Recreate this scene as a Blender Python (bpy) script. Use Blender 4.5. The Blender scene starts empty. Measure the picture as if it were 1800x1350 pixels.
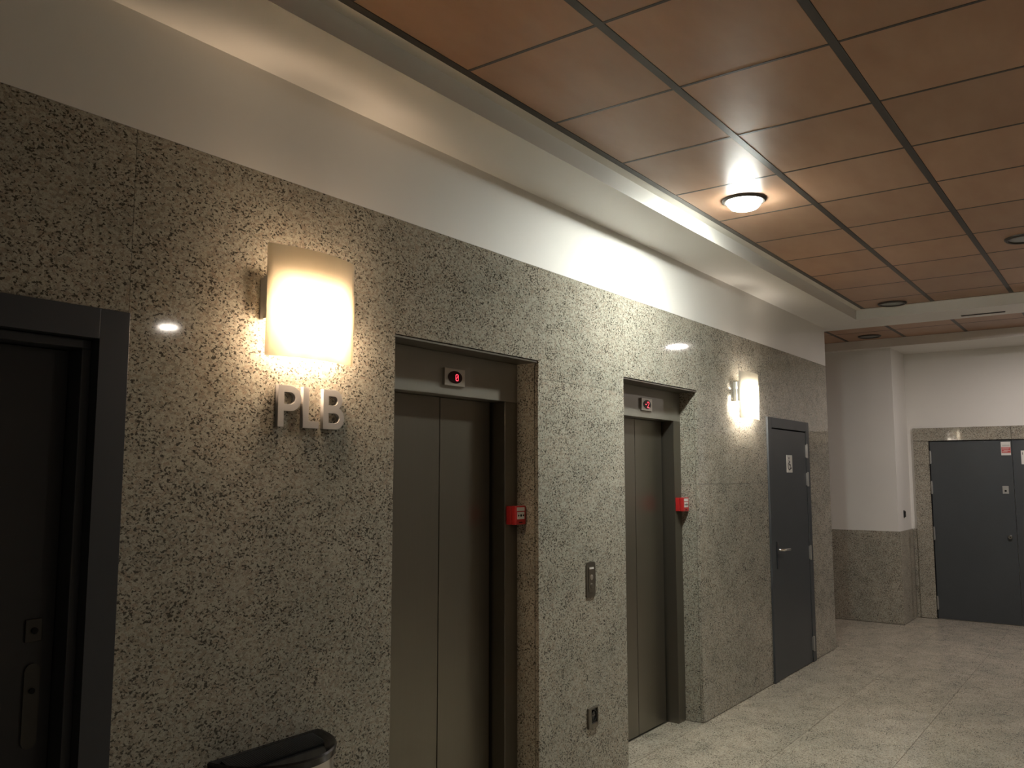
import bpy, bmesh, math, random
from mathutils import Vector, Matrix

S = bpy.context.scene
COL = S.collection
PI = math.pi
random.seed(7)

# ------------------------------------------------------------------ camera
cam_d = bpy.data.cameras.new('camera')
cam_d.sensor_fit = 'HORIZONTAL'
cam_d.sensor_width = 36.0
cam_d.lens = 30.066
cam_d.clip_start = 0.02
cam = bpy.data.objects.new('camera', cam_d)
COL.objects.link(cam)
YAW, PITCH = math.radians(36.193), math.radians(6.051)
cam.location = (0.0, -2.41, 1.62)
cam.rotation_euler = (PI / 2 + PITCH, 0.0, YAW - PI / 2)
S.camera = cam

# ------------------------------------------------------------------ world, exposure
W = bpy.data.worlds.new('dark_surroundings')
S.world = W
W.use_nodes = True
W.node_tree.nodes['Background'].inputs[0].default_value = (0.8, 0.75, 0.68, 1)
W.node_tree.nodes['Background'].inputs[1].default_value = 0.02
S.view_settings.view_transform = 'Standard'
S.view_settings.look = 'None'
S.view_settings.gamma = 1.0
S.view_settings.use_curve_mapping = False
S.view_settings.exposure = 0.0
S.cycles.max_bounces = 8
S.cycles.diffuse_bounces = 4
S.cycles.glossy_bounces = 4
S.cycles.sample_clamp_indirect = 15.0
S.cycles.use_denoising = True
S.cycles.use_adaptive_sampling = True
S.cycles.adaptive_threshold = 0.025

# lamp strengths of the place (radiance of the glowing surfaces)
L_NEAR = 980.0        # ceiling downlight beside the lifts
L_CORR = 430.0        # downlight in the cross corridor
L_ROOM = 235.0        # downlight further out in the hall
L_SC1 = 190.0         # bulbs of the nearer sconce
L_SC2 = 200.0         # bulbs of the farther sconce

# ------------------------------------------------------------------ materials
def mat(name):
    m = bpy.data.materials.new(name)
    m.use_nodes = True
    nt = m.node_tree
    return m, nt, nt.nodes['Principled BSDF']

def N(nt, t, **kw):
    n = nt.nodes.new(t)
    for k, v in kw.items():
        setattr(n, k, v)
    return n

def setin(n, **kw):
    for k, v in kw.items():
        n.inputs[k.replace('_', ' ')].default_value = v

def ramp(nt, stops, interp='LINEAR'):
    r = N(nt, 'ShaderNodeValToRGB')
    r.color_ramp.interpolation = interp
    e = r.color_ramp.elements
    while len(e) < len(stops):
        e.new(0.5)
    for i, (p, c) in enumerate(stops):
        e[i].position = p
        e[i].color = c if len(c) == 4 else (*c, 1)
    return r

def mixc(nt, fac, a, b, mode='MIX'):
    n = N(nt, 'ShaderNodeMix', data_type='RGBA', blend_type=mode)
    for s, v in ((0, fac), (6, a), (7, b)):
        if hasattr(v, 'links') or hasattr(v, 'is_linked'):
            nt.links.new(v, n.inputs[s])
        else:
            n.inputs[s].default_value = v if not isinstance(v, tuple) else (*v, 1)
    return n.outputs[2]

def granite(name, light, mid, warm, dark, scale=1.0, rough=0.10, speck=0.56, drift=0.0):
    m, nt, b = mat(name)
    L = nt.links.new
    geo = N(nt, 'ShaderNodeNewGeometry')
    oi = N(nt, 'ShaderNodeObjectInfo')
    off = N(nt, 'ShaderNodeVectorMath', operation='MULTIPLY_ADD')
    L(oi.outputs['Random'], off.inputs[0])
    off.inputs[1].default_value = (13.0, 7.0, 9.0)
    L(geo.outputs['Position'], off.inputs[2])
    mp = N(nt, 'ShaderNodeMapping')
    mp.inputs['Rotation'].default_value = (0.25, 0.62, 0.35)
    mp.inputs['Scale'].default_value = (0.85 * scale, 1.1 * scale, 1.15 * scale)
    L(off.outputs[0], mp.inputs['Vector'])
    # mineral grains
    vo = N(nt, 'ShaderNodeTexVoronoi')
    setin(vo, Scale=62.0, Randomness=1.0)
    L(mp.outputs[0], vo.inputs['Vector'])
    sep = N(nt, 'ShaderNodeSeparateColor')
    L(vo.outputs['Color'], sep.inputs[0])
    r1 = ramp(nt, [(0.0, light), (0.38, light), (0.55, mid), (0.78, warm), (1.0, light)])
    L(sep.outputs[0], r1.inputs[0])
    # fine mottling
    n1 = N(nt, 'ShaderNodeTexNoise')
    setin(n1, Scale=150.0, Detail=3.0, Roughness=0.6)
    L(mp.outputs[0], n1.inputs['Vector'])
    r2 = ramp(nt, [(0.32, (0.62, 0.6, 0.58)), (0.62, (1.08, 1.07, 1.05))])
    L(n1.outputs[0], r2.inputs[0])
    c = mixc(nt, 0.75, r1.outputs[0], r2.outputs[0], 'MULTIPLY')
    # dark mica specks, denser in patches
    n2 = N(nt, 'ShaderNodeTexNoise')
    setin(n2, Scale=70.0, Detail=2.5, Roughness=0.55, Distortion=0.3)
    L(mp.outputs[0], n2.inputs['Vector'])
    n3 = N(nt, 'ShaderNodeTexNoise')
    setin(n3, Scale=6.0, Detail=2.0)
    L(mp.outputs[0], n3.inputs['Vector'])
    ad = N(nt, 'ShaderNodeMath', operation='MULTIPLY_ADD')
    ad.inputs[1].default_value = 0.20
    L(n3.outputs[0], ad.inputs[0])
    L(n2.outputs[0], ad.inputs[2])
    r3 = ramp(nt, [(speck + 0.09, (0, 0, 0)), (speck + 0.16, (1, 1, 1))])
    L(ad.outputs[0], r3.inputs[0])
    c = mixc(nt, r3.outputs[0], c, dark)
    # broad tonal drift of the stone
    n4 = N(nt, 'ShaderNodeTexNoise')
    setin(n4, Scale=2.2, Detail=2.0)
    L(mp.outputs[0], n4.inputs['Vector'])
    r4 = ramp(nt, [(0.3, (0.88 - drift, 0.89 - drift, 0.88 - drift)), (0.7, (1.06, 1.04, 1.02))])
    L(n4.outputs[0], r4.inputs[0])
    c = mixc(nt, 1.0, c, r4.outputs[0], 'MULTIPLY')
    L(c, b.inputs['Base Color'])
    setin(b, Roughness=rough)
    b.inputs['Specular IOR Level'].default_value = 0.45
    return m

def plain(name, col, rough=0.5, metal=0.0, var=0.06, scale=6.0, spec=0.5, bump=0.0, bscale=200.0):
    m, nt, b = mat(name)
    L = nt.links.new
    geo = N(nt, 'ShaderNodeNewGeometry')
    n = N(nt, 'ShaderNodeTexNoise')
    setin(n, Scale=scale, Detail=3.0)
    L(geo.outputs['Position'], n.inputs['Vector'])
    r = ramp(nt, [(0.3, tuple(x * (1 - var) for x in col)), (0.7, tuple(min(1, x * (1 + var)) for x in col))])
    L(n.outputs[0], r.inputs[0])
    L(r.outputs[0], b.inputs['Base Color'])
    setin(b, Roughness=rough, Metallic=metal)
    b.inputs['Specular IOR Level'].default_value = spec
    if bump:
        n2 = N(nt, 'ShaderNodeTexNoise')
        setin(n2, Scale=bscale, Detail=2.0)
        L(geo.outputs['Position'], n2.inputs['Vector'])
        bp = N(nt, 'ShaderNodeBump')
        setin(bp, Strength=bump, Distance=0.002)
        L(n2.outputs[0], bp.inputs['Height'])
        L(bp.outputs[0], b.inputs['Normal'])
    return m

def brushed(name, col, rough=0.32, metal=0.86):
    m, nt, b = mat(name)
    L = nt.links.new
    geo = N(nt, 'ShaderNodeNewGeometry')
    mp = N(nt, 'ShaderNodeMapping')
    mp.inputs['Scale'].default_value = (700.0, 700.0, 4.0)
    L(geo.outputs['Position'], mp.inputs['Vector'])
    n = N(nt, 'ShaderNodeTexNoise')
    setin(n, Scale=1.0, Detail=3.0)
    L(mp.outputs[0], n.inputs['Vector'])
    r = ramp(nt, [(0.3, tuple(x * 0.97 for x in col)), (0.7, tuple(x * 1.03 for x in col))])
    L(n.outputs[0], r.inputs[0])
    L(r.outputs[0], b.inputs['Base Color'])
    rr = ramp(nt, [(0.3, (rough - 0.02,) * 3), (0.7, (rough + 0.02,) * 3)])
    L(n.outputs[0], rr.inputs[0])
    L(rr.outputs[0], b.inputs['Roughness'])
    setin(b, Metallic=metal)
    return m

def emis_dome(name, col, strength, z_lo, z_hi, edge=0.10):
    # emission graded by height, weak at the side to hold light off the ceiling
    m, nt, b = mat(name)
    b.inputs['Emission Color'].default_value = (*col, 1)
    geo = N(nt, 'ShaderNodeNewGeometry')
    sp = N(nt, 'ShaderNodeSeparateXYZ')
    nt.links.new(geo.outputs['Position'], sp.inputs[0])
    mr = N(nt, 'ShaderNodeMapRange')
    setin(mr, From_Min=z_lo, From_Max=z_hi, To_Min=strength, To_Max=strength * edge)
    nt.links.new(sp.outputs['Z'], mr.inputs['Value'])
    nt.links.new(mr.outputs[0], b.inputs['Emission Strength'])
    return m

def emis(name, col, strength):
    m, nt, b = mat(name)
    setin(b, Roughness=0.4)
    b.inputs['Base Color'].default_value = (0.6, 0.6, 0.6, 1)
    b.inputs['Emission Color'].default_value = (*col, 1)
    b.inputs['Emission Strength'].default_value = strength
    return m

def tile_wood(name):
    m, nt, b = mat(name)
    L = nt.links.new
    geo = N(nt, 'ShaderNodeNewGeometry')
    oi = N(nt, 'ShaderNodeObjectInfo')
    off = N(nt, 'ShaderNodeVectorMath', operation='MULTIPLY_ADD')
    L(oi.outputs['Random'], off.inputs[0])
    off.inputs[1].default_value = (5.0, 11.0, 3.0)
    L(geo.outputs['Position'], off.inputs[2])
    mp = N(nt, 'ShaderNodeMapping')
    mp.inputs['Scale'].default_value = (1.0, 2.6, 1.0)
    L(off.outputs[0], mp.inputs['Vector'])
    n = N(nt, 'ShaderNodeTexNoise')
    setin(n, Scale=2.4, Detail=4.0, Roughness=0.55)
    L(mp.outputs[0], n.inputs['Vector'])
    r = ramp(nt, [(0.25, (0.385, 0.215, 0.128)), (0.75, (0.455, 0.28, 0.18))])
    L(n.outputs[0], r.inputs[0])
    hs = N(nt, 'ShaderNodeMapRange')
    setin(hs, To_Min=0.9, To_Max=1.1)
    L(oi.outputs['Random'], hs.inputs['Value'])
    cmb = N(nt, 'ShaderNodeCombineXYZ')
    for i in range(3):
        L(hs.outputs[0], cmb.inputs[i])
    c = mixc(nt, 1.0, r.outputs[0], cmb.outputs[0], 'MULTIPLY')
    L(c, b.inputs['Base Color'])
    setin(b, Roughness=0.42)
    return m

def shade_glass(name, col):
    m = bpy.data.materials.new(name)
    m.use_nodes = True
    nt = m.node_tree
    nt.nodes.clear()
    L = nt.links.new
    geo = N(nt, 'ShaderNodeNewGeometry')
    n = N(nt, 'ShaderNodeTexNoise')
    setin(n, Scale=14.0, Detail=2.0)
    L(geo.outputs['Position'], n.inputs['Vector'])
    r = ramp(nt, [(0.3, tuple(x * 0.96 for x in col)), (0.7, col)])
    L(n.outputs[0], r.inputs[0])
    t = N(nt, 'ShaderNodeBsdfTranslucent')
    dfx = N(nt, 'ShaderNodeBsdfDiffuse')
    L(r.outputs[0], t.inputs[0])
    L(r.outputs[0], dfx.inputs[0])
    mx = N(nt, 'ShaderNodeMixShader')
    mx.inputs[0].default_value = 0.2
    L(t.outputs[0], mx.inputs[1])
    L(dfx.outputs[0], mx.inputs[2])
    o = N(nt, 'ShaderNodeOutputMaterial')
    L(mx.outputs[0], o.inputs[0])
    return m

M = {}
M['granite'] = granite('polished_granite', (0.46, 0.44, 0.375), (0.31, 0.295, 0.25), (0.375, 0.325, 0.265), (0.068, 0.062, 0.05), scale=1.7, speck=0.56, rough=0.05)
M['floor'] = granite('floor_granite', (0.60, 0.55, 0.46), (0.47, 0.43, 0.36), (0.52, 0.455, 0.37), (0.13, 0.118, 0.095), scale=1.8, rough=0.13, speck=0.56, drift=0.06)
M['plaster'] = plain('white_plaster', (0.78, 0.755, 0.71), 0.62, var=0.025, scale=1.5, bump=0.06, bscale=90)
M['plaster_gloss'] = plain('white_satin_paint', (0.76, 0.735, 0.685), 0.36, var=0.02, scale=1.2)
M['core'] = plain('dark_joint', (0.05, 0.045, 0.04), 0.9)
M['tile'] = tile_wood('wood_veneer_tile')
M['tee'] = plain('bronze_grid', (0.045, 0.037, 0.03), 0.42, metal=0.0, spec=0.5)
M['trim'] = plain('pale_angle_trim', (0.80, 0.76, 0.68), 0.35, var=0.03)
M['steel'] = brushed('brushed_steel', (0.235, 0.212, 0.172), 0.31)
M['steel_frame'] = brushed('brushed_steel_frame', (0.20, 0.182, 0.15), 0.34)
M['steel_header'] = brushed('brushed_steel_header', (0.30, 0.28, 0.24), 0.36, 0.55)
M['plate'] = brushed('bright_steel', (0.55, 0.52, 0.46), 0.3)
M['chrome'] = plain('chrome', (0.75, 0.74, 0.72), 0.12, metal=1.0, var=0.02)
M['hinge'] = plain('satin_hinge_metal', (0.48, 0.475, 0.46), 0.35, metal=0.8, var=0.03)
M['dullplate'] = plain('dull_bronze_plate', (0.042, 0.039, 0.032), 0.42, metal=0.2, var=0.05)
M['door'] = plain('slate_grey_paint', (0.050, 0.056, 0.061), 0.42, var=0.06, scale=3)
M['door_dark'] = plain('charcoal_paint', (0.030, 0.033, 0.039), 0.42, var=0.06, scale=3)
M['door_leaf_dark'] = plain('dark_leaf_paint', (0.019, 0.020, 0.022), 0.5, var=0.06, scale=3)
M['black'] = plain('black_plastic', (0.012, 0.012, 0.013), 0.22, var=0.05)
M['blackmat'] = plain('matt_black', (0.010, 0.010, 0.011), 0.6, var=0.05, spec=0.15)
M['red'] = plain('red_plastic', (0.50, 0.022, 0.022), 0.35, var=0.05)
M['redprint'] = plain('red_print', (0.50, 0.09, 0.085), 0.6, var=0.05)
M['white'] = plain('white_plastic', (0.72, 0.70, 0.66), 0.45, var=0.03)
M['whitemetal'] = plain('white_enamel', (0.72, 0.69, 0.62), 0.4, var=0.03)
M['letter'] = plain('silver_grey_letter', (0.33, 0.32, 0.31), 0.42, var=0.03)
M['shade1'] = shade_glass('warm_frosted_shade', (0.92, 0.87, 0.77))
M['shade2'] = shade_glass('frosted_shade', (0.92, 0.90, 0.84))
M['bulb1'] = emis('warm_bulb', (1.0, 0.73, 0.50), L_SC1)
M['bulb2'] = emis('neutral_bulb', (1.0, 0.90, 0.78), L_SC2)
M['lit1'] = emis_dome('lit_downlight_cool', (0.94, 0.98, 0.91), L_NEAR, 3.074, 3.092)
M['lit2'] = emis('lit_downlight_warm', (1.0, 0.91, 0.87), L_CORR)
M['lit_fill'] = emis('added_hall_fill', (1.0, 0.90, 0.78), L_ROOM * 0.5)  # for the added lamp that lifts the hall's general light
M['lit3'] = emis('lit_downlight_hall', (1.0, 0.90, 0.78), L_ROOM)
M['lens'] = plain('grey_glass_lens', (0.24, 0.25, 0.24), 0.25, var=0.05)
M['led'] = emis('red_led', (1.0, 0.03, 0.07), 1.7)
M['window'] = plain('dark_red_window', (0.018, 0.004, 0.005), 0.15, var=0.05)
M['icon'] = plain('black_print', (0.02, 0.02, 0.02), 0.6)

# ------------------------------------------------------------------ mesh helpers
def add_box(bm, x0, x1, y0, y1, z0, z1, bev=0.0):
    vs = [bm.verts.new((x, y, z)) for x in (x0, x1) for y in (y0, y1) for z in (z0, z1)]
    idx = [(0, 1, 3, 2), (4, 6, 7, 5), (0, 4, 5, 1), (2, 3, 7, 6), (0, 2, 6, 4), (1, 5, 7, 3)]
    fs = [bm.faces.new([vs[i] for i in f]) for f in idx]
    if bev:
        es = list({e for f in fs for e in f.edges})
        bmesh.ops.bevel(bm, geom=es, offset=bev, segments=2, affect='EDGES', profile=0.5)

def add_lathe(bm, prof, c, axis='Z', seg=32, a0=0.0, a1=2 * PI):
    """prof: list of (radius, height) turned about an axis through c"""
    full = abs(a1 - a0 - 2 * PI) < 1e-6
    n = seg if full else seg + 1
    rings = []
    for i in range(n):
        a = a0 + (a1 - a0) * i / seg
        ca, sa = math.cos(a), math.sin(a)
        ring = []
        for rad, h in prof:
            p = {'Z': (rad * ca, rad * sa, h), 'Y': (rad * ca, h, rad * sa), 'X': (h, rad * ca, rad * sa)}[axis]
            ring.append(bm.verts.new((c[0] + p[0], c[1] + p[1], c[2] + p[2])))
        rings.append(ring)
    m = n if full else n - 1
    for i in range(m):
        A, B = rings[i], rings[(i + 1) % n]
        for j in range(len(prof) - 1):
            bm.faces.new((A[j], B[j], B[j + 1], A[j + 1]))

def add_cyl(bm, c, r, h, axis='Z', seg=24):
    add_lathe(bm, [(1e-5, -h / 2), (r, -h / 2), (r, h / 2), (1e-5, h / 2)], c, axis, seg)

def add_tube(bm, pts, r, seg=10):
    pts = [Vector(p) for p in pts]
    rings = []
    for i, p in enumerate(pts):
        t = (pts[min(i + 1, len(pts) - 1)] - pts[max(i - 1, 0)]).normalized()
        up = Vector((0, 0, 1)) if abs(t.z) < 0.9 else Vector((1, 0, 0))
        s = t.cross(up).normalized()
        q = t.cross(s)
        rings.append([bm.verts.new(p + (s * math.cos(2 * PI * k / seg) + q * math.sin(2 * PI * k / seg)) * r) for k in range(seg)])
    for A, B in zip(rings, rings[1:]):
        for k in range(seg):
            bm.faces.new((A[k], A[(k + 1) % seg], B[(k + 1) % seg], B[k]))
    bm.faces.new(rings[0])
    bm.faces.new(rings[-1])

def add_prism(bm, poly, f0, f1):
    """poly: 2D outline; f0/f1 map (a, b) to the 3D point of each end face"""
    A = [bm.verts.new(f0(*p)) for p in poly]
    B = [bm.verts.new(f1(*p)) for p in poly]
    n = len(poly)
    bm.faces.new(A)
    bm.faces.new(B[::-1])
    for i in range(n):
        bm.faces.new((A[i], A[(i + 1) % n], B[(i + 1) % n], B[i]))

def smooth(me, ang=35):
    for p in me.polygons:
        p.use_smooth = True
    try:
        me.set_sharp_from_angle(angle=math.radians(ang))
    except Exception:
        pass

def obj(name, bm, material, parent=None, sm=False):
    bmesh.ops.recalc_face_normals(bm, faces=bm.faces)
    me = bpy.data.meshes.new(name)
    bm.to_mesh(me)
    bm.free()
    me.materials.append(M[material] if isinstance(material, str) else material)
    if sm:
        smooth(me)
    o = bpy.data.objects.new(name, me)
    COL.objects.link(o)
    if parent is not None:
        o.parent = parent
        o.matrix_parent_inverse = parent_world(parent).inverted()
    return o

def parent_world(o):
    m = Matrix.LocRotScale(o.location, o.rotation_euler, o.scale)
    if o.parent is not None:
        m = parent_world(o.parent) @ o.matrix_parent_inverse @ m
    return m

def empty(name, loc):
    o = bpy.data.objects.new(name, None)
    o.empty_display_size = 0.1
    o.location = loc
    COL.objects.link(o)
    return o

def tag(o, label, cat=None, group=None, kind=None):
    o['label'] = label
    if cat:
        o['category'] = cat
    if group:
        o['group'] = group
    if kind:
        o['kind'] = kind
    return o

def box(name, x0, x1, y0, y1, z0, z1, material, parent=None, bev=0.0):
    bm = bmesh.new()
    add_box(bm, x0, x1, y0, y1, z0, z1, bev)
    return obj(name, bm, material, parent)

def boxes(name, lst, material, parent=None, bev=0.0):
    bm = bmesh.new()
    for b in lst:
        add_box(bm, *b, bev)
    return obj(name, bm, material, parent)

def strokes(bm, segs, w, f, d0, d1):
    """flat strokes: segs = list of polylines in (a, b); f(a, b, depth) -> 3D"""
    for pl in segs:
        for (a0, b0), (a1, b1) in zip(pl, pl[1:]):
            t = Vector((a1 - a0, b1 - b0))
            if t.length < 1e-9:
                continue
            t.normalize()
            n = Vector((-t.y, t.x)) * (w / 2)
            e = t * (w * 0.25)
            poly = [(a0 - e.x + n.x, b0 - e.y + n.y), (a0 - e.x - n.x, b0 - e.y - n.y), (a1 + e.x - n.x, b1 + e.y - n.y), (a1 + e.x + n.x, b1 + e.y + n.y)]
            add_prism(bm, poly, lambda a, b: f(a, b, d0), lambda a, b: f(a, b, d1))

# ------------------------------------------------------------------ measures (metres)
ZC = 3.13          # tile ceiling
ZS = 3.04          # plaster soffit
ZG = 2.67          # top of granite
XE = 8.45          # end of lift wall
YS = -0.377        # soffit edge
XB0, XB1 = 8.165, 8.65   # cross beam
XB2 = 10.07        # second beam face
XF = 10.84         # far wall plane
XP, YP = 10.18, -0.225   # projecting pier
XN, YR, YL = -2.8, -8.0, 3.0   # near, right, side corridor ends
E1, E2 = (2.492, 3.513), (4.398, 5.424)
ZE = 2.19
D1, D2 = (0.20, 1.356), (6.752, 7.80)
ZD1, ZD2 = 2.10, 2.085

# ------------------------------------------------------------------ walls
core = [(XN, XE, 0.0, 0.6, ZG, ZC + 0.1)]
zb = ZG
prev = XN
for (a, b), zt in ((D1, ZD1), (E1, ZE), (E2, ZE), (D2, ZD2)):
    core.append((prev, a - 0.022 if (a, b) in (E1, E2) else a, 0.023, 0.6, 0.0, zb))
    core.append((a, b, 0.023, 0.6, zt + 0.012, zb))
    prev = b + (0.022 if (a, b) in (E1, E2) else 0.0)
core.append((prev, XE, 0.023, 0.6, 0.0, zb))
core.append((XN, XE, 0.6, YL, 0.0, ZC + 0.1))
wl = boxes('wall_left', core, 'plaster')
tag(wl, 'long lift lobby wall with granite cladding below white plaster', kind='structure')

J = 0.0008   # half joint
def slab(x0, x1, z0, z1, parent=wl, y0=0.0, y1=0.02):
    return box('granite_panel', x0 + J, x1 - J, y0, y1, z0 + J, z1 - J, 'granite', parent, 0.0006)
F0 = 0.004
slab(XN, D1[0], F0, ZG)
slab(D1[0], D1[1], ZD1, ZG)
slab(D1[1], E1[0], F0, ZG)
slab(E1[0], E1[1] + 0.004, ZE, ZG)
slab(E1[1], E2[0], F0, 2.10)
slab(E1[1] + 0.004, E2[0], 2.10, ZG)
slab(E2[0], E2[1], ZE, ZG)
slab(E2[1], D2[0], F0, 1.555)
slab(E2[1], D2[0], 1.555, ZG)
slab(D2[0], D2[1], ZD2, ZG)
slab(D2[1], XE, F0, 2.01)
slab(D2[1], XE, 2.01, ZG)
# granite linings of the lift recesses
for a, b in (E1, E2):
    box('granite_reveal', a - 0.021, a, 0.0225, 0.135, F0, ZE, 'granite', wl, 0.001)
    box('granite_reveal', b, b + 0.021, 0.0225, 0.135, F0, ZE, 'granite', wl, 0.001)

# far wall with projecting pier, and its granite dado
wf = boxes('wall_far', [(XF, XF + 0.3, YR, YL, 0, ZC + 0.1), (XP, XF, YP, YL, 0, ZC + 0.1)], 'plaster')
tag(wf, 'white far wall with a projecting pier beside the double door', kind='structure')
ZDA = 1.0
def fslab(x0, x1, y0, y1, z0, z1):
    return box('granite_panel', x0, x1, y0, y1, z0, z1, 'granite', wf, 0.0015)
fslab(XP - 0.018, XP, YP - 0.018, 0.55, F0, ZDA)
fslab(XP - 0.018, XP, 0.553, 1.75, F0, ZDA)
fslab(XP - 0.018, XP, 1.753, YL, F0, ZDA)
fslab(XP + 0.001, XF - 0.03, YP - 0.018, YP, F0, ZDA)
fslab(XF - 0.018, XF, -0.2865, YP - 0.0185, F0, ZDA)
# granite surround of the far double door
SY0, SY1, SYI0, SYI1 = -0.287, -2.278, -0.450, -2.115
fslab(XF - 0.03, XF, SYI0, SY0, F0, 2.005)
fslab(XF - 0.03, XF, SY1, SYI1, F0, 2.005)
fslab(XF - 0.03, XF, -1.2825, SY0, 2.008, 2.155)
fslab(XF - 0.03, XF, SY1, -1.2855, 2.008, 2.155)
y = SY1
while y > YR + 0.01:
    y2 = max(y - 1.2, YR)
    fslab(XF - 0.018, XF, y2 + 0.002, y - 0.002, F0, ZDA)
    y = y2

wr = box('wall_right', XN, XF + 0.3, YR - 0.2, YR, 0, ZC + 0.1, 'plaster')
tag(wr, 'plain white wall closing the hall on the right', kind='structure')
wn = box('wall_near', XN - 0.2, XN, YR - 0.2, YL, 0, ZC + 0.1, 'plaster')
tag(wn, 'plain white wall closing the hall behind the viewer', kind='structure')
wc = box('wall_corridor_end', XE - 0.3, XF + 0.3, YL, YL + 0.2, 0, ZC + 0.1, 'plaster')
tag(wc, 'plain white wall at the end of the side corridor', kind='structure')

# ------------------------------------------------------------------ floor
fl = box('floor', XN - 0.2, XF + 0.3, YR - 0.2, YL + 0.2, -0.2, -0.012, 'core')
tag(fl, 'polished pale granite floor of large slabs', kind='structure')
TS = 0.60
fx = [3.25 + TS * i for i in range(13)]          # slab joints across
fy = [0.605 - TS * i for i in range(9)]
g = 0.0012
tile_me = {}
def ftile(x0, x1, y0, y1):
    box('floor_slab', x0 + g, x1 - g, y0 + g, y1 - g, -0.012, 0.0, 'floor', fl)
for i in range(len(fx) - 1):
    for j in range(len(fy) - 1):
        x0, x1, y1, y0 = fx[i], fx[i + 1], fy[j], fy[j + 1]
        ftile(x0, min(x1, XF), y0, y1)
bm = bmesh.new()
add_box(bm, XN, fx[0], YR, 0.605, -0.012, 0)
add_box(bm, fx[0], XF, YR, fy[-1], -0.012, 0)
add_box(bm, fx[-1], XF, fy[-1], 0.605, -0.012, 0)
add_box(bm, XE, XF, 0.605, YL, -0.012, 0)
obj('floor_field', bm, 'floor', fl)

# ------------------------------------------------------------------ ceiling
XK = XN + 0.42
ce = boxes('ceiling', [
    (XN - 0.2, XF + 0.3, YR - 0.2, YL + 0.2, ZC + 0.12, ZC + 0.3),
    (XN, XB0, YS, 0.0, ZS, ZC + 0.12),
    (XB0, XE, YR, 0.0, ZS, ZC + 0.12),
    (XE, XB1, YR, YL, ZS, ZC + 0.12),
    (XB2, XF, YR, YL, ZS - 0.005, ZC + 0.12),
    (XN, XK, YR, YS, ZS, ZC + 0.12),
    (XK, XB0, YR, YR + 0.32, ZS, ZC + 0.12)], 'plaster_gloss')
tag(ce, 'suspended ceiling of brown wood tiles inside white plaster borders', kind='structure')
TW = 0.058
YT1, XT1 = YS - TW, XB0 - TW + 0.11
# pale angle trim round the tile field
box('ceiling_trim', XK, XB0, YS - TW, YS, ZC, ZC + 0.012, 'trim', ce)
box('ceiling_trim', XB0 - 0.05, XB0, YR + 0.32, YS - TW, ZC, ZC + 0.012, 'trim', ce)

def tile_mesh(w, d):
    key = (round(w, 3), round(d, 3))
    if key not in tile_me:
        bm = bmesh.new()
        add_box(bm, -w / 2, w / 2, -d / 2, d / 2, 0, 0.016, 0.0015)
        bmesh.ops.recalc_face_normals(bm, faces=bm.faces)
        me = bpy.data.meshes.new('ceiling_tile')
        bm.to_mesh(me)
        bm.free()
        me.materials.append(M['tile'])
        tile_me[key] = me
    return tile_me[key]

def tile_field(xs, ys, gm=0.032, gc=0.0135):
    for i in range(len(xs) - 1):
        for j in range(len(ys) - 1):
            x0, x1 = xs[i] + gc / 2, xs[i + 1] - gc / 2
            y0, y1 = ys[j + 1] + gm / 2 + 0.001, ys[j] - gm / 2 - 0.001
            o = bpy.data.objects.new('ceiling_tile', tile_mesh(x1 - x0, y1 - y0))
            o.location = ((x0 + x1) / 2, (y0 + y1) / 2, ZC)
            o.parent = ce
            COL.objects.link(o)
    for yy in ys:
        box('main_tee', xs[0], xs[-1], yy - gm / 2, yy + gm / 2, ZC - 0.0012, ZC + 0.03, 'tee', ce)
    for xx in xs:
        box('cross_tee', xx - gc / 2, xx + gc / 2, ys[-1], ys[0], ZC - 0.0008, ZC + 0.025, 'tee', ce)

PX = 0.5957
xs1 = [2.385 + PX * k for k in range(-8, 10)] + [XB0 - 0.05 + 0.006]
ys1 = [YS - TW - 0.012] + [-1.030 - 0.601 * k for k in range(0, 12)]
tile_field(xs1, ys1)
xs2 = [XB1 - 0.02, 8.905, 9.50, XB2 + 0.004]
ys2 = [0.203 + 0.606 * k for k in range(3, -1, -1)] + [0.203 - 0.606 * k for k in range(1, 14)]
tile_field(xs2, ys2)

# slot diffuser let into the beam
v = empty('air_slot_diffuser', (8.50, -1.365, ZS))
tag(v, 'narrow dark air slot in the underside of the white ceiling beam', 'vent')
bm = bmesh.new()
add_box(bm, 8.484, 8.487, -1.535, -1.195, ZS - 0.004, ZS)
add_box(bm, 8.517, 8.520, -1.535, -1.195, ZS - 0.004, ZS)
add_box(bm, 8.484, 8.520, -1.538, -1.535, ZS - 0.004, ZS)
add_box(bm, 8.484, 8.520, -1.195, -1.192, ZS - 0.004, ZS)
obj('frame', bm, 'tee', v)
box('slot', 8.487, 8.517, -1.535, -1.195, ZS - 0.002, ZS, 'blackmat', v)

# ------------------------------------------------------------------ lifts
def seg_display(kind):
    if kind == '0':
        return [[(-.009, -.010), (-.009, .010), (-.005, .014), (.005, .014), (.009, .010), (.009, -.010), (.005, -.014), (-.005, -.014), (-.009, -.010)], [(-.006, -.007), (.006, .007)]]
    return [[(-.034, .001), (-.018, .001)], [(-.008, .010), (-.003, .018), (.010, .018), (.016, .012), (.014, .004), (-.008, -.018), (.018, -.018)]]

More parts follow.
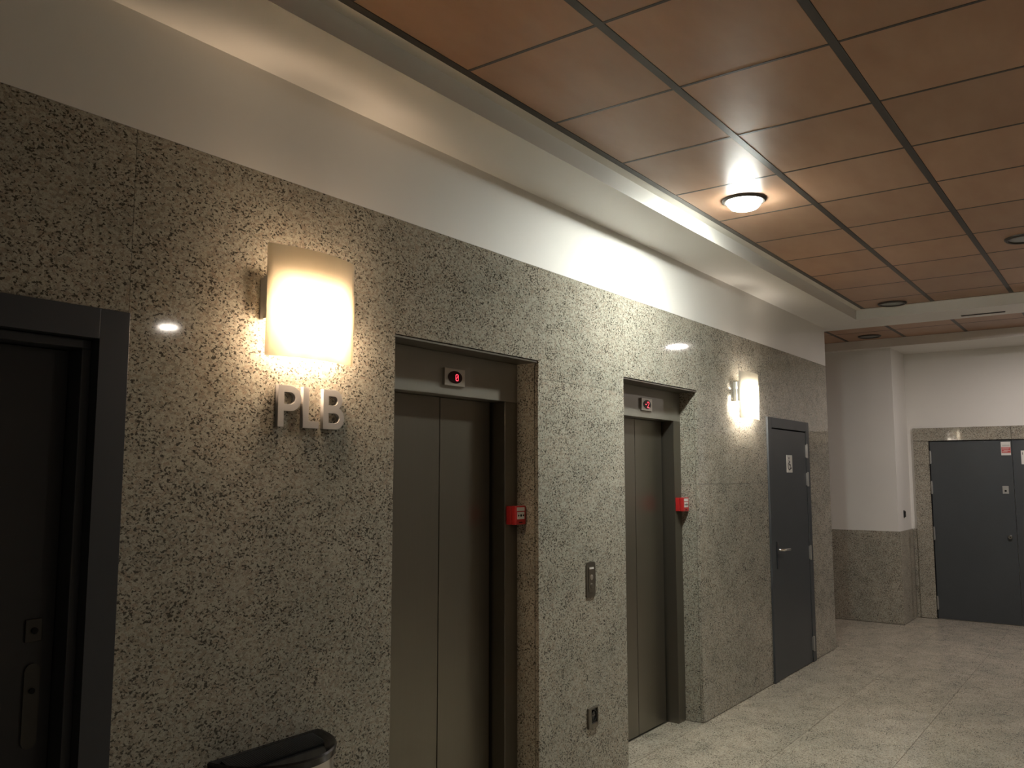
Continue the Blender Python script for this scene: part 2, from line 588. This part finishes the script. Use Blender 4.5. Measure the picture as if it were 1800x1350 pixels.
def lift(x0, x1, kind, lab):
    cx = (x0 + x1) / 2
    t = empty('elevator', (cx, 0.13, 0))
    tag(t, lab, 'elevator')
    fw = 0.105
    yf, yd = 0.127, 0.212
    zh = 1.982
    for a, b in ((x0 + 0.001, x0 + fw), (x1 - fw, x1 - 0.001)):
        box('frame_jamb', a, b, yf, yd + 0.05, 0.0, zh, 'steel_frame', t, 0.002)
    box('frame_header', x0 + 0.001, x1 - 0.001, yf, yd + 0.05, zh + 0.0005, ZE - 0.012, 'steel_header', t, 0.002)
    box('head_lining', x0 + 0.001, x1 - 0.001, 0.004, yd, ZE - 0.0115, ZE - 0.0025, 'steel_frame', wl, 0.001)
    mid = cx + 0.012
    box('door_panel', x0 + fw + 0.004, mid - 0.0028, yd, yd + 0.03, 0.008, zh - 0.002, 'steel', t, 0.0015)
    box('door_panel', mid + 0.0028, x1 - fw - 0.014, yd, yd + 0.03, 0.008, zh - 0.002, 'steel', t, 0.0015)
    box('door_void', x0 + fw, x1 - fw, yd + 0.032, yd + 0.05, 0.0, zh, 'blackmat', t)
    box('sill', x0 + fw, x1 - fw, yd - 0.004, yd + 0.031, 0.0, 0.004, 'steel_frame', t)
    dx = cx + 0.004
    pl = box('display_plate', dx - 0.072, dx + 0.072, yf - 0.012, yf, 2.026, 2.106, 'plate', t, 0.0015)
    ox = dx
    bm = bmesh.new()
    poly = [(0.050 * math.cos(a * PI / 16), 0.029 * math.sin(a * PI / 16)) for a in range(32)]
    add_prism(bm, poly, lambda a, b: (ox + a, yf - 0.0140, 2.066 + b), lambda a, b: (ox + a, yf - 0.012, 2.066 + b))
    obj('display_window', bm, 'window', pl)
    bm = bmesh.new()
    k = 0.012 if kind == '0' else 0.008
    strokes(bm, seg_display(kind), 0.0034 if kind == '0' else 0.0046, lambda a, b, d: (ox + k + a, yf - 0.0140 - d, 2.065 + b), 0.0, 0.0006)
    o = obj('display_digit', bm, 'led', pl)
    o['label'] = 'red lit digit ' + ('0' if kind == '0' else '-2')
    return t

lift(*E1, '0', 'nearer steel elevator doors with a red 0 on the display')
lift(*E2, '-2', 'farther steel elevator doors with a red -2 on the display')

# ------------------------------------------------------------------ doors
def lever(parent, x, z, y, sgn=1, zt=1.08, zb_=0.87):
    bm = bmesh.new()
    add_box(bm, x - 0.02, x + 0.02, y - 0.008, y, zb_, zt, 0.004)
    hp = obj('handle_plate', bm, 'door_dark', parent)
    bm = bmesh.new()
    add_tube(bm, [(x, y - 0.006, z), (x, y - 0.03, z), (x + sgn * 0.012, y - 0.048, z), (x + sgn * 0.04, y - 0.052, z), (x + sgn * 0.15, y - 0.052, z - 0.003)], 0.0095, 12)
    obj('lever', bm, 'chrome', hp, True)
    bm = bmesh.new()
    add_cyl(bm, (x, y - 0.010, zt - 0.025), 0.011, 0.006, 'Y', 16)
    obj('lock_cylinder', bm, 'chrome', hp, True)
    return hp

# left door, cut by the picture's edge
d1 = empty('door_1', (0.78, 0.05, 0))
tag(d1, 'dark charcoal door in a stepped frame at the left edge', kind='structure')
a, b = D1
for s in (0, 1):
    xo, xi, xr = (a, a + 0.09, a + 0.118) if s == 0 else (b, b - 0.09, b - 0.118)
    bm = bmesh.new()
    add_box(bm, min(xo, xi), max(xo, xi), -0.010, 0.16, 0, ZD1 - 0.001, 0.001)
    add_box(bm, min(xi, xr), max(xi, xr), 0.030, 0.16, 0, ZD1 - 0.118, 0.003)
    obj('door_frame_jamb', bm, 'door_dark', d1)
bm = bmesh.new()
add_box(bm, a + 0.0901, b - 0.0901, -0.010, 0.16, ZD1 - 0.09, ZD1 - 0.001, 0.001)
add_box(bm, a + 0.0905, b - 0.0905, 0.030, 0.16, ZD1 - 0.118, ZD1 - 0.091, 0.003)
obj('door_frame_head', bm, 'door_dark', d1)
lf = box('door_leaf', a + 0.12, b - 0.12, 0.10, 0.145, 0.006, ZD1 - 0.12, 'door_leaf_dark', d1, 0.002)
sq = box('lock_rose', 1.155, 1.200, 0.092, 0.10, 1.160, 1.222, 'dullplate', d1, 0.002)
bm = bmesh.new()
add_cyl(bm, (1.178, 0.090, 1.190), 0.009, 0.006, 'Y', 16)
obj('lock_cylinder', bm, 'blackmat', sq)
bm = bmesh.new()
poly = []
for k in range(17):
    an = PI * k / 16
    poly.append((1.180 + 0.021 * math.cos(an), 1.080 + 0.021 * math.sin(an)))
for k in range(17):
    an = PI + PI * k / 16
    poly.append((1.180 + 0.021 * math.cos(an), 0.895 + 0.021 * math.sin(an)))
add_prism(bm, poly, lambda p, q: (p, 0.093, q), lambda p, q: (p, 0.10, q))
hp = obj('handle_plate', bm, 'dullplate', d1)
bm = bmesh.new()
add_cyl(bm, (1.180, 0.091, 1.028), 0.008, 0.006, 'Y', 16)
obj('keyhole', bm, 'blackmat', hp)

# accessible toilet door
d2 = empty('door_2', (7.27, 0.0, 0))
tag(d2, 'slate grey accessible toilet door with a chrome lever handle', kind='structure')
a, b = D2
YF = -0.016
box('door_frame_jamb', a, a + 0.085, YF, 0.12, 0, ZD2 - 0.0, 'door', d2, 0.003)
box('door_frame_jamb', b - 0.085, b, YF, 0.12, 0, ZD2 - 0.0, 'door', d2, 0.003)
box('door_frame_head', a + 0.0855, b - 0.0855, YF, 0.12, ZD2 - 0.085, ZD2, 'door', d2, 0.003)
box('door_rebate', a + 0.0855, b - 0.0855, 0.06, 0.12, 0, ZD2 - 0.086, 'blackmat', d2)
lf2 = box('door_leaf', a + 0.088, b - 0.094, YF + 0.006, 0.035, 0.006, ZD2 - 0.094, 'door', d2, 0.002)
for z in (1.828, 1.580, 0.940, 0.160):
    bm = bmesh.new()
    add_cyl(bm, (b - 0.0895, YF - 0.007, z), 0.0085, 0.125, 'Z', 14)
    add_cyl(bm, (b - 0.0895, YF - 0.007, z), 0.009, 0.004, 'Z', 14)
    add_box(bm, b - 0.100, b - 0.079, YF - 0.004, YF + 0.008, z - 0.055, z + 0.055)
    obj('hinge', bm, 'hinge', d2, True)
lever(d2, 6.898, 1.018, YF + 0.006, 1, 1.085, 0.865)

# far double door
d3 = empty('door_3', (XF, -1.28, 0))
tag(d3, 'dark slate double door in a granite surround on the far wall', kind='structure')
XD = XF - 0.016
for y0, y1 in ((-1.281, SYI0 - 0.010), (SYI1 + 0.010, -1.285)):
    box('door_leaf', XD, XF, y0, y1, 0.008, 1.998, 'door', d3, 0.002)
boxes('door_rebate', [(XF - 0.024, XF, SYI0 - 0.008, SYI0 - 0.0005, 0.004, 2.005), (XF - 0.024, XF, SYI1 + 0.0005, SYI1 + 0.008, 0.004, 2.005), (XF - 0.024, XF, SYI1 + 0.008, SYI0 - 0.008, 2.0005, 2.0065)], 'blackmat', d3)
for yh in (SYI0 - 0.014, SYI1 + 0.014):
    for z in (1.818, 1.475, 0.955, 0.180):
        bm = bmesh.new()
        add_cyl(bm, (XD - 0.008, yh, z), 0.0085, 0.15, 'Z', 12)
        add_box(bm, XD - 0.006, XD + 0.002, yh - 0.01, yh + 0.008, z - 0.06, z + 0.06)
        obj('hinge', bm, 'hinge', d3, True)
pl = box('lock_plate', XD - 0.006, XD, -1.230, -1.170, 1.412, 1.497, 'hinge', d3, 0.002)
bm = bmesh.new()
add_cyl(bm, (XD - 0.008, -1.200, 1.443), 0.011, 0.008, 'X', 14)
obj('keyhole', bm, 'blackmat', pl)
bm = bmesh.new()
add_lathe(bm, [(1e-5, -0.022), (0.018, -0.022), (0.024, -0.014), (0.027, 0.0)], (XD, -1.218, 0.942), 'X', 20)
kn = obj('lock_knob', bm, 'chrome', d3, True)
bm = bmesh.new()
add_cyl(bm, (XD - 0.022, -1.218, 0.942), 0.007, 0.003, 'X', 12)
obj('keyhole', bm, 'blackmat', kn)

# ------------------------------------------------------------------ wall sconces
def sconce(x0, x1, z0, z1, shade, bulb, lab):
    cx = (x0 + x1) / 2
    t = empty('wall_sconce', (cx, 0.0, z0))
    tag(t, lab, 'wall lamp', 'curved wall sconces')
    e, sag, th = 0.052, 0.042, 0.004
    n = 20
    bm = bmesh.new()
    poly_o, poly_i = [], []
    for k in range(n + 1):
        u = -1 + 2 * k / n
        yb = -(e + sag * (1 - u * u))
        poly_o.append((cx + (x1 - x0) / 2 * u, yb))
        poly_i.append((cx + ((x1 - x0) / 2) * u, yb))
    vs = [[bm.verts.new((p[0], p[1], z)) for z in (z0, z0 + (z1 - z0) * .5, z1)] for p in poly_o]
    for A, B in zip(vs, vs[1:]):
        for j in range(2):
            bm.faces.new((A[j], B[j], B[j + 1], A[j + 1]))
    sh = obj('lamp_shade', bm, shade, t, True)
    md = sh.modifiers.new('thickness', 'SOLIDIFY')
    md.thickness = th
    md.offset = -1.0
    zm0, zm1 = z0 + 0.125, z0 + 0.272
    box('back_plate', x0 + 0.012, x1 - 0.012, -0.024, 0.0, zm0, zm1, 'whitemetal', t, 0.003)
    for sx, xx in ((-1, x0), (1, x1)):
        bm = bmesh.new()
        add_box(bm, xx - 0.004 if sx < 0 else xx + 0.0005, xx - 0.0005 if sx < 0 else xx + 0.004, -e - 0.004, -0.038, zm0, zm1, 0.001)
        xa, xb = (xx - 0.0005, xx + 0.06) if sx < 0 else (xx - 0.06, xx + 0.0005)
        add_box(bm, xa, xb, -0.0405, -0.038, zm0 + 0.05, zm1 - 0.05)
        xa, xb = (xx + 0.055, xx + 0.06) if sx < 0 else (xx - 0.06, xx - 0.055)
        add_box(bm, xa, xb, -0.038, -0.0235, zm0 + 0.05, zm1 - 0.05)
        obj('side_bracket', bm, 'whitemetal', t)
    for bx_ in (cx - 0.095, cx, cx + 0.095):
        so = box('lamp_holder', bx_ - 0.009, bx_ + 0.009, -0.034, -0.0241, z0 + 0.17, z0 + 0.205, 'whitemetal', t, 0.002)
        bm = bmesh.new()
        pr = [(1e-5, -0.115), (0.013, -0.107), (0.013, 0.107), (1e-5, 0.115)]
        add_lathe(bm, pr, (bx_, -0.0475, z0 + 0.135), 'Z', 9)
        obj('bulb', bm, bulb, so, True)
    return t

sconce(1.812, 2.212, 2.022, 2.410, 'shade1', 'bulb1', 'glowing warm curved wall sconce above the PLB letters')
sconce(6.065, 6.465, 2.035, 2.385, 'shade2', 'bulb2', 'glowing curved wall sconce beside the grey accessible toilet door')

# ------------------------------------------------------------------ PLB letters
def letter(name, outlines, x0, z0, lab):
    cu = bpy.data.curves.new(name, 'CURVE')
    cu.dimensions = '2D'
    cu.fill_mode = 'BOTH'
    cu.extrude = 0.0075
    cu.bevel_depth = 0.0008
    for pts in outlines:
        sp = cu.splines.new('POLY')
        sp.points.add(len(pts) - 1)
        for p, q in zip(sp.points, pts):
            p.co = (q[0], q[1], 0, 1)
        sp.use_cyclic_u = True
    tmp = bpy.data.objects.new(name, cu)
    COL.objects.link(tmp)
    dg = bpy.context.evaluated_depsgraph_get()
    me = bpy.data.meshes.new_from_object(tmp.evaluated_get(dg))
    bpy.data.objects.remove(tmp)
    me.materials.clear()
    me.materials.append(M['letter'])
    me.transform(Matrix.Translation((x0, -0.0085, z0)) @ Matrix.Rotation(PI / 2, 4, 'X'))
    o = bpy.data.objects.new(name, me)
    COL.objects.link(o)
    tag(o, lab, 'letter', 'raised wall letters')
    return o

def arc(cx, cy, rx, ry, a0, a1, n=14):
    return [(cx + rx * math.cos(a0 + (a1 - a0) * k / n), cy + ry * math.sin(a0 + (a1 - a0) * k / n)) for k in range(n + 1)]

H = 0.145
sw = 0.025
P_out = [(0, 0), (sw, 0), (sw, 0.056)] + arc(0.054, 0.056 + 0.0445, 0.046, 0.0445, -PI / 2, PI / 2) + [(0, H)]
P_in = [(sw, 0.079)] + arc(0.052, 0.079 + 0.0215, 0.0225, 0.0215, -PI / 2, PI / 2) + [(sw, 0.122)]
letter('wall_letter', [P_out, P_in], 1.902, 1.786, 'raised silver letter P on the granite below the near sconce')
letter('wall_letter', [[(0, 0), (0.072, 0), (0.072, 0.024), (sw, 0.024), (sw, H), (0, H)]], 2.012, 1.786, 'raised silver letter L between the P and the B')
B_out = [(0, 0)] + arc(0.058, 0.0405, 0.044, 0.0405, -PI / 2, PI * 0.36) + arc(0.052, 0.1085, 0.039, 0.0365, -PI * 0.33, PI / 2) + [(0, H)]
B_i1 = [(sw, 0.022)] + arc(0.056, 0.0405, 0.0225, 0.0185, -PI / 2, PI / 2) + [(sw, 0.059)]
B_i2 = [(sw, 0.087)] + arc(0.051, 0.1045, 0.0185, 0.0175, -PI / 2, PI / 2) + [(sw, 0.122)]
letter('wall_letter', [B_out, B_i1, B_i2], 2.106, 1.786, 'raised silver letter B nearest the first elevator')

# ------------------------------------------------------------------ fire call points
def call_point(x0, lab):
    x1, z0, z1 = x0 + 0.088, 1.376, 1.466
    t = empty('fire_call_point', ((x0 + x1) / 2, 0.127, z0))
    tag(t, lab, 'fire alarm', 'red fire alarm call points')
    box('back_box', x0, x1, 0.097, 0.127, z0, z1, 'red', t, 0.003)
    box('front_cover', x0 - 0.001, x1 + 0.001, 0.070, 0.096, z0 - 0.001, z1 + 0.001, 'red', t, 0.005)
    box('label_strip', x0 + 0.012, x1 - 0.012, 0.0688, 0.070, z1 - 0.024, z1 - 0.006, 'white', t)
    p = box('break_panel', x0 + 0.014, x1 - 0.014, 0.0682, 0.070, z0 + 0.026, z1 - 0.029, 'white', t, 0.0005)
    bm = bmesh.new()
    add_cyl(bm, ((x0 + x1) / 2, 0.0676, z0 + 0.044), 0.0065, 0.0012, 'Y', 14)
    for s in (-1, 1):
        cx = (x0 + x1) / 2 + s * 0.019
        add_prism(bm, [(cx + s * 0.006, z0 + 0.050), (cx + s * 0.006, z0 + 0.038), (cx - s * 0.006, z0 + 0.044)], lambda a, b: (a, 0.0670, b), lambda a, b: (a, 0.0682, b))
    obj('press_mark', bm, 'blackmat', p)
    box('key_slot', x0 + 0.03, x1 - 0.03, 0.0694, 0.070, z0 + 0.008, z0 + 0.013, 'blackmat', t)
    return t
call_point(3.418, 'red fire alarm box on the right jamb of the nearer elevator')
call_point(5.326, 'red fire alarm box on the right jamb of the farther elevator')

# ------------------------------------------------------------------ lift call button and socket
def rounded(x0, x1, z0, z1, r, n=6):
    out = []
    for cx, cz, a in ((x1 - r, z1 - r, 0), (x0 + r, z1 - r, PI / 2), (x0 + r, z0 + r, PI), (x1 - r, z0 + r, 1.5 * PI)):
        out += [(cx + r * math.cos(a + PI / 2 * k / n), cz + r * math.sin(a + PI / 2 * k / n)) for k in range(n + 1)]
    return out
bp = empty('call_button_panel', (4.0, 0.0, 0.97))
tag(bp, 'slim steel elevator call panel on the granite between the elevators', 'button panel')
bm = bmesh.new()
add_prism(bm, rounded(3.955, 4.047, 0.970, 1.156, 0.016), lambda a, b: (a, -0.006, b), lambda a, b: (a, 0.0, b))
obj('face_plate', bm, 'steel_frame', bp)
bm = bmesh.new()
add_prism(bm, rounded(3.975, 4.027, 0.998, 1.132, 0.006), lambda a, b: (a, -0.0085, b), lambda a, b: (a, -0.006, b))
ins = obj('inset_plate', bm, 'steel', bp)
box('indicator_bar', 3.979, 4.023, -0.0100, -0.0085, 1.118, 1.128, 'white', ins, 0.0006)
bm = bmesh.new()
add_lathe(bm, [(1e-5, -0.0115), (0.012, -0.0115), (0.0145, -0.0100), (0.0145, -0.0085)], (4.001, 0, 1.075), 'Y', 20)
obj('call_button', bm, 'plate', ins, True)
bm = bmesh.new()
add_lathe(bm, [(1e-5, -0.0115), (0.012, -0.0115), (0.0145, -0.0100), (0.0145, -0.0085)], (4.001, 0, 1.030), 'Y', 20)
obj('call_button', bm, 'steel_frame', ins, True)

so = empty('wall_socket', (4.005, 0.0, 0.30))
tag(so, 'small dark power socket in a pale frame low on the granite', 'socket')
bm = bmesh.new()
add_box(bm, 3.957, 3.985, -0.012, 0, 0.302, 0.404, 0.002)
add_box(bm, 4.047, 4.055, -0.012, 0, 0.302, 0.404, 0.002)
add_box(bm, 3.985, 4.047, -0.012, 0, 0.302, 0.324, 0.002)
add_box(bm, 3.985, 4.047, -0.012, 0, 0.396, 0.404, 0.002)
obj('socket_frame', bm, 'steel_frame', so)
box('socket_insert', 3.985, 4.047, -0.004, 0, 0.324, 0.396, 'black', so)
bm = bmesh.new()
add_lathe(bm, [(0.021, -0.004), (0.023, -0.010), (0.026, -0.010), (0.027, -0.004)], (4.016, 0, 0.360), 'Y', 22)
obj('socket_well', bm, 'black', so, True)
bm = bmesh.new()
for s in (-1, 1):
    add_cyl(bm, (4.016 + s * 0.0095, -0.0045, 0.360), 0.0028, 0.002, 'Y', 10)
obj('contact_hole', bm, 'chrome', so)

# ------------------------------------------------------------------ signs
sg = empty('accessible_toilet_sign', (7.255, YF + 0.006, 1.64))
tag(sg, 'white plate with a black wheelchair symbol on the grey toilet door', 'sign')
yp = YF + 0.006
box('sign_plate', 7.184, 7.326, yp - 0.003, yp, 1.638, 1.784, 'white', sg, 0.001)
bm = bmesh.new()
fsg = lambda a, b, dd: (7.255 + a, yp - 0.003 - dd, 1.711 + b)
add_prism(bm, [(-0.012 + 0.009 * math.cos(k * PI / 8), 0.048 + 0.009 * math.sin(k * PI / 8)) for k in range(16)], lambda a, b: fsg(a, b, 0), lambda a, b: fsg(a, b, 0.0008))
strokes(bm, [[(-0.012, 0.034), (-0.010, -0.008), (0.020, -0.008), (0.034, -0.040), (0.044, -0.036)], [(-0.011, 0.016), (0.014, 0.016)],
             arc(-0.004, -0.018, 0.032, 0.032, PI * 0.72, PI * 1.86, 16)], 0.009, fsg, 0.0, 0.0008)
obj('wheelchair_symbol', bm, 'icon', sg)

st = empty('door_notice', (XD, -1.224, 1.83))
tag(st, 'white paper notice with a red block on the far double door', 'notice')
box('paper', XD - 0.0015, XD, -1.271, -1.178, 1.832, 1.980, 'white', st)
rp = box('red_block', XD - 0.0022, XD - 0.0015, -1.270, -1.182, 1.858, 1.922, 'redprint', st)
bm = bmesh.new()
for z, w0, w1 in ((1.912, -1.262, -1.19), (1.899, -1.25, -1.19), (1.886, -1.265, -1.205), (1.872, -1.24, -1.19)):
    add_box(bm, XD - 0.0026, XD - 0.0022, w0, w1, z - 0.0018, z + 0.0018)
obj('print_line', bm, 'white', rp)
bm = bmesh.new()
for z in (1.945, 1.935):
    add_box(bm, XD - 0.0020, XD - 0.0015, -1.262, -1.19, z - 0.0015, z + 0.0015)
obj('print_line', bm, 'lens', st)
st2 = empty('paper_notice', (XD, -1.43, 1.73))
tag(st2, 'white paper sheet on the farther leaf of the double door', 'notice')
box('paper', XD - 0.0015, XD, -1.500, -1.366, 1.732, 1.882, 'white', st2)
bm = bmesh.new()
fs2 = lambda a, b, dd: (XD - 0.0015 - dd, -1.433 - a, 1.807 + b)
strokes(bm, [[(-0.052, 0.055), (-0.052, 0.030)]], 0.006, fs2, 0.0, 0.0006)
obj('print_mark', bm, 'icon', st2)

# small dark fitting on the return of the pier
hk = empty('wall_hook', (10.462, YP, 1.13))
tag(hk, 'small black fitting on the white pier side above the granite dado', 'hook')
bm = bmesh.new()
add_prism(bm, rounded(10.440, 10.484, 1.135, 1.222, 0.014), lambda a, b: (a, YP - 0.005, b), lambda a, b: (a, YP, b))
bpz = obj('base_plate', bm, 'black', hk)
bm = bmesh.new()
add_prism(bm, rounded(10.446, 10.478, 1.143, 1.214, 0.012), lambda a, b: (a, YP - 0.022 + 0.006 * abs(b - 1.178) / 0.035, b), lambda a, b: (a, YP - 0.005, b))
obj('hook_body', bm, 'black', hk)

# ------------------------------------------------------------------ ceiling downlights
def downlight(x, y, lens, lab, drop=0.0075):
    t = empty('ceiling_downlight', (x, y, ZC))
    tag(t, lab, 'ceiling light', 'round recessed ceiling lights')
    bm = bmesh.new()
    add_lathe(bm, [(0.096, 0.0), (0.096, -0.010), (0.100, -0.014), (0.110, -0.014), (0.119, -0.006), (0.1195, 0.0)], (x, y, ZC), 'Z', 48)
    obj('ring', bm, 'tee', t, True)
    bm = bmesh.new()
    add_lathe(bm, [(0.0955, -0.001), (0.0955, -0.006), (0.089, -0.006 - (drop - 0.006) * 0.42), (0.072, -0.006 - (drop - 0.006) * 0.78), (0.045, -0.006 - (drop - 0.006) * 0.96), (1e-5, -drop)], (x, y, ZC), 'Z', 28)
    obj('lens', bm, lens, t, True)
    return t
downlight(4.463, -0.733, 'lit1', 'lit ceiling downlight shining over the elevators', 0.058)  # deep bowl shape stands in for glare around a flat lens
downlight(8.005, -0.725, 'lens', 'unlit round downlight in the last tile beside the white beam')
downlight(6.265, -1.905, 'lens', 'unlit round downlight cut by the right edge of the picture')
downlight(9.79, -0.10, 'lens', 'unlit round downlight in the tile strip beyond the beam')
downlight(9.20, -1.91, 'lit2', 'lit downlight of the cross corridor beyond the right edge')
downlight(4.90, -5.54, 'lit3', 'lit downlight far out in the open hall')
downlight(0.0, -5.54, 'lit_fill', 'added fill downlight in the open hall behind the viewer')  # unseen lamp, added to raise the general light in the hall

# ------------------------------------------------------------------ waste bin against the wall
bn = empty('waste_bin', (1.905, 0.0, 0.0))
tag(bn, 'half-round steel waste bin with a black rim against the granite', 'bin')
BX, BW, BD, BZ = 1.905, 0.225, 0.238, 0.728
def half(w, dd, off=0.0, n=28):
    return [(BX - w * math.cos(PI * k / n), -off - dd * math.sin(PI * k / n)) for k in range(n + 1)]
bm = bmesh.new()
add_prism(bm, half(BW - 0.012, BD - 0.012, 0.004), lambda p, q: (p, q, 0.012), lambda p, q: (p, q, BZ - 0.03))
obj('bin_body', bm, 'plate', bn, True)
bm = bmesh.new()
add_prism(bm, half(BW - 0.02, BD - 0.02, 0.004), lambda p, q: (p, q, 0.0), lambda p, q: (p, q, 0.0118))
obj('bin_foot', bm, 'black', bn)
bm = bmesh.new()
o1, o2, i1, i2 = half(BW - 0.004, BD - 0.004, 0.002), half(BW, BD, 0.002), half(BW - 0.016, BD - 0.016, 0.012), half(BW - 0.05, BD - 0.06, 0.030)
rows = [[(p, q, BZ - 0.0295) for p, q in o1], [(p, q, BZ - 0.006) for p, q in o2], [(p, q, BZ) for p, q in half(BW - 0.006, BD - 0.006, 0.004)], [(p, q, BZ - 0.003) for p, q in i1], [(p, q, BZ - 0.027) for p, q in i2]]
vr = [[bm.verts.new(p) for p in r_] for r_ in rows]
for A, B in zip(vr, vr[1:]):
    n = len(A)
    for k in range(n):
        bm.faces.new((A[k], A[(k + 1) % n], B[(k + 1) % n], B[k]))
bm.faces.new(vr[-1])
bm.faces.new(vr[0])
obj('bin_rim', bm, 'black', bn, True)
# ribbed stubbing plate sloping down from the wall side
bm = bmesh.new()
x0, x1 = BX - 0.185, BX + 0.185
add_prism(bm, [(-0.016, BZ - 0.004), (-0.016, BZ - 0.024), (-0.095, BZ - 0.026), (-0.095, BZ - 0.022)], lambda a, b: (x0, a, b), lambda a, b: (x1, a, b))
rpl = obj('stub_plate', bm, 'blackmat', bn)
bm = bmesh.new()
for k in range(46):
    xx = x0 + 0.004 + (x1 - x0 - 0.012) * k / 45
    add_prism(bm, [(-0.017, BZ - 0.0035), (-0.017, BZ - 0.0055), (-0.094, BZ - 0.0235), (-0.094, BZ - 0.0200)], lambda a, b: (xx, a, b), lambda a, b: (xx + 0.004, a, b))
ob = obj('plate_ribs', bm, 'blackmat', rpl)
ob['kind'] = 'stuff'
